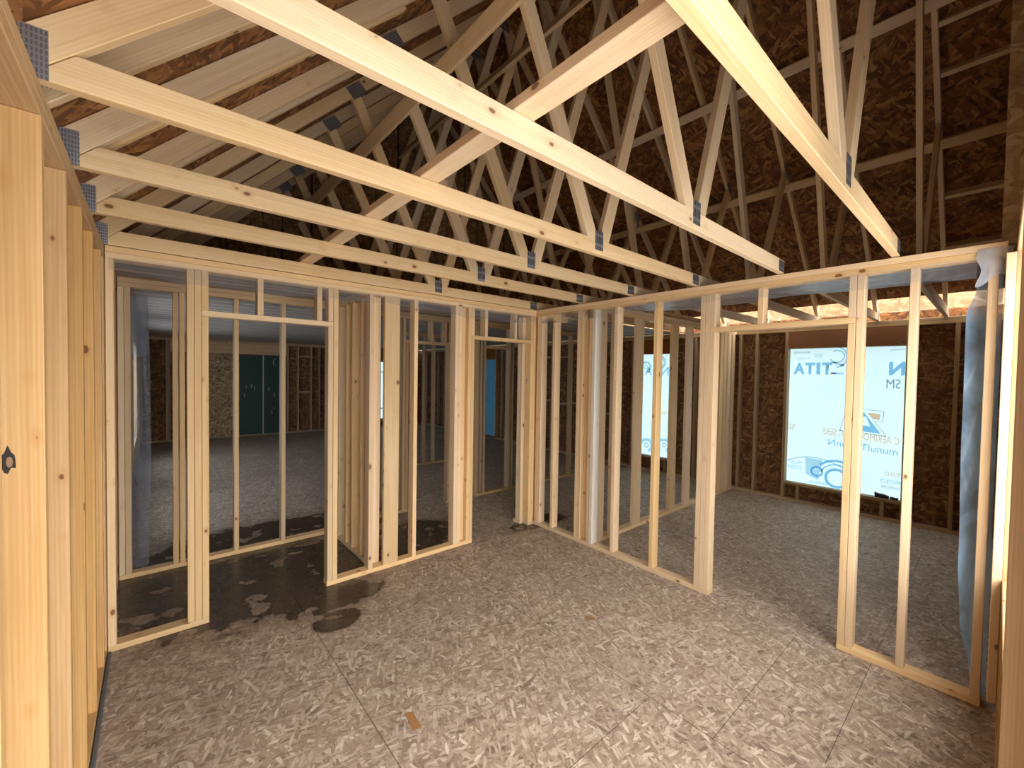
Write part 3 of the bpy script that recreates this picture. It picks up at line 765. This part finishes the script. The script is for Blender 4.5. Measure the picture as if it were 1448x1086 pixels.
ink_text('printed_letter', 'N', 3.85, 1.75, .15, 'ink_blue', h2, X1, .14); ink_text('printed_letter', 'A', 4.18, 1.75, .15, 'ink_blue', h2, X1, .14)
ink_text('small_print', 'SES', 3.86, 1.05, .06, 'ink_orange', h2, X1, .12)
h3 = wrap('dull blue sheet over a tall opening seen through the hall', 8.68, 9.5, .05, 2.1, mat='wrap_blue')
h4 = thing('window', 'bright far window with dark glazing bars beside the wide flat board', 'window', (5.25, 12.81, .22))
bm = bmesh.new(); bm.faces.new([bm.verts.new(p) for p in ((5.2, 12.812, .18), (6.05, 12.812, .18), (6.05, 12.812, 2.1), (5.2, 12.812, 2.1))]); finish('window_membrane', bm, 'wrap', h4)
for a in (5.25, 5.46, 5.68, 5.965): box('glazing_bar', (a, a + .03), (12.77, 12.79), (.22, 2.06), 'grey', h4, .003)
for z in (.22, .55, 1.7, 2.03): box('glazing_bar', (5.28, 5.96), (12.772, 12.788), (z, z + .03), 'grey', h4, .003)
for (a, b, lb) in ((5.7, 7.5, 'house wrap over the nearer side window beyond the closet'), (8.5, 10.3, 'house wrap over the farther side window beyond the closet')):
    o = thing('house_wrap', lb, 'house wrap', (-.38, a, .5), 'house wrap stretched over wall openings')
    bm = bmesh.new(); bm.faces.new([bm.verts.new(p) for p in ((-.376, a - .05, .45), (-.376, b + .05, .45), (-.376, b + .05, 2.15), (-.376, a - .05, 2.15))]); finish('window_membrane', bm, 'wrap_bright', o)
# rubber scraps on the window sill
for i, (yy, l, lb) in enumerate(((.86, .13, 'larger black scrap lying on the bedroom window sill'), (.775, .07, 'small black scrap at the end of the bedroom window sill'))):
    bm = bmesh.new()
    pts = [(XD + .03, yy + l * f, .2635 + .0 + z) for f, z in ((0, 0), (1, 0), (1.04, .06 - .03 * i), (.8, .05 - .02 * i), (.3, .045 - .02 * i), (-.05, .03))]
    prism_bm(bm, pts, (.045, 0, 0), .003); o = finish('rubber_scrap', bm, 'black', None, (0, 1, 0)); tag(o, lb, 'scrap')

# ------------------------------------------------------------------ plastic sheets
def sheet(name, label, fn, nu, nv, mat, smooth=True, part=False):
    bm = bmesh.new(); g = []
    for i in range(nu + 1):
        for j in range(nv + 1): g.append(bm.verts.new(fn(i / nu, j / nv)))
    for i in range(nu):
        for j in range(nv):
            k = i * (nv + 1) + j; bm.faces.new([g[k], g[k + 1], g[k + nv + 2], g[k + nv + 1]])
    o = finish(name, bm, mat, None, (0, 0, 1), smooth)
    return tag(o, label, 'plastic sheet', 'clear plastic sheets')
def lerp(tbl, t):
    for (a, va), (b, vb) in zip(tbl, tbl[1:]):
        if t <= b:
            s = (t - a) / (b - a); s = s * s * (3 - 2 * s); return va + (vb - va) * s
    return tbl[-1][1]
EDGE = [(0, .055), (.05, .068), (.16, .112), (.30, .126), (.6, .134), (.88, .136), (.95, .10), (1, .085)]
def f_drape(u, v):
    z = .012 + v * 2.37; l = lerp(EDGE, v); r = .064 if v > .06 else .045
    y = r + (l - r) * u if False else (.005 + (l - .005) * u)
    return (3.445 + .035 * math.sin(PI * u) * (.5 + .5 * math.sin(7 * v + 1)) + .012 * math.sin(22 * v + 5 * u) * u, y, z)
sheet('plastic_sheet', 'narrow plastic drape, blue with sky light, hanging at the end of the bedroom wall', f_drape, 10, 60, 'poly_thick')
def f_knot(u, v):
    return (3.337 - .014 * math.sin(PI * v) * (1 + .6 * math.sin(9 * u + 4 * v)), -.03 + .125 * u + .01 * math.sin(8 * v), 2.44 - .17 * v + .03 * math.sin(5 * u) * v)
sheet('plastic_sheet', 'crumpled milky plastic stapled over the top plates above the drape', f_knot, 14, 14, 'poly_thick' if False else 'poly_ceiling')
def f_sa(u, v):
    x = XC + .02 + u * (XB - XC - .04)
    return (x, YA - .006 - .010 * v * (1 + math.sin(17 * x)) * .5, ZT + .01 - v * (.095 + .015 * math.sin(3.1 * x) + .01 * math.sin(11 * x)))
sheet('plastic_sheet', 'clear plastic strip under the top plates of the closet wall', f_sa, 90, 6, 'poly')
def f_sb(u, v):
    y = .10 + u * (YA - .20)
    return (XB - .006 - .012 * v * (1 + math.sin(15 * y)) * .5, y, ZT + .01 - v * (.085 + .02 * math.sin(2.3 * y + 1) + .01 * math.sin(13 * y)))
sheet('plastic_sheet', 'clear plastic strip under the top plates of the bedroom wall', f_sb, 90, 6, 'poly')
def f_sc(u, v):
    y = .04 + u * 2.56; e = 4.33 + .06 * math.sin(4 * y)
    w = min(1, max(0, (v - .04) / .1))
    return (3.40 + v * (e - 3.40), y, 2.4692 - w * (.006 + .014 * math.sin(PI * v) + .004 * (1 + math.sin(9 * y)) * v))
sheet('plastic_sheet', 'blue grey plastic strip stretched below the bedroom ceiling chords', f_sc, 40, 25, 'poly_ceiling')
def f_sd(u, v):
    z = .04 + v * 2.30
    return (-.165 + u * (.135 + .02 * math.sin(3 * v)), 4.735 + .016 * math.sin(7 * u + 3 * v) + .015 * math.sin(7 * v), z)
sheet('plastic_sheet', 'tall wrinkled plastic drape behind the closet against the exterior wall', f_sd, 12, 50, 'poly_grey')

# ------------------------------------------------------------------ daylight
w = bpy.data.worlds.new('overcast'); S.world = w; w.use_nodes = True
bg = w.node_tree.nodes['Background']
nt = w.node_tree
geo = nt.nodes.new('ShaderNodeTexCoord'); sep = nt.nodes.new('ShaderNodeSeparateXYZ'); nt.links.new(geo.outputs['Generated'], sep.inputs[0])
mr = nt.nodes.new('ShaderNodeMapRange'); nt.links.new(sep.outputs[2], mr.inputs[0])
mr.inputs[1].default_value = -.05; mr.inputs[2].default_value = .25; mr.inputs[3].default_value = 3.6; mr.inputs[4].default_value = 7.0
bg.inputs[0].default_value = (1.0, .975, .94, 1); nt.links.new(mr.outputs[0], bg.inputs[1])

# ------------------------------------------------------------------ camera
yaw, pitch, roll, h, f = math.radians(49.36129), math.radians(-1.47058), math.radians(.93319), 1.74317, 592.887
fw = Vector((math.cos(yaw) * math.cos(pitch), math.sin(yaw) * math.cos(pitch), math.sin(pitch)))
rt = Vector((math.sin(yaw), -math.cos(yaw), 0)); up = rt.cross(fw)
r2 = rt * math.cos(roll) + up * math.sin(roll); u2 = -rt * math.sin(roll) + up * math.cos(roll)
cam = bpy.data.cameras.new('camera'); co = link(bpy.data.objects.new('camera', cam))
m3 = Matrix((r2, u2, -fw)).transposed()
co.matrix_world = Matrix.Translation((0, 0, h)) @ m3.to_4x4()
cam.sensor_fit = 'HORIZONTAL'; cam.sensor_width = 36; cam.lens = f / 1448 * 36
cam.clip_start = .01; cam.clip_end = 200
S.camera = co
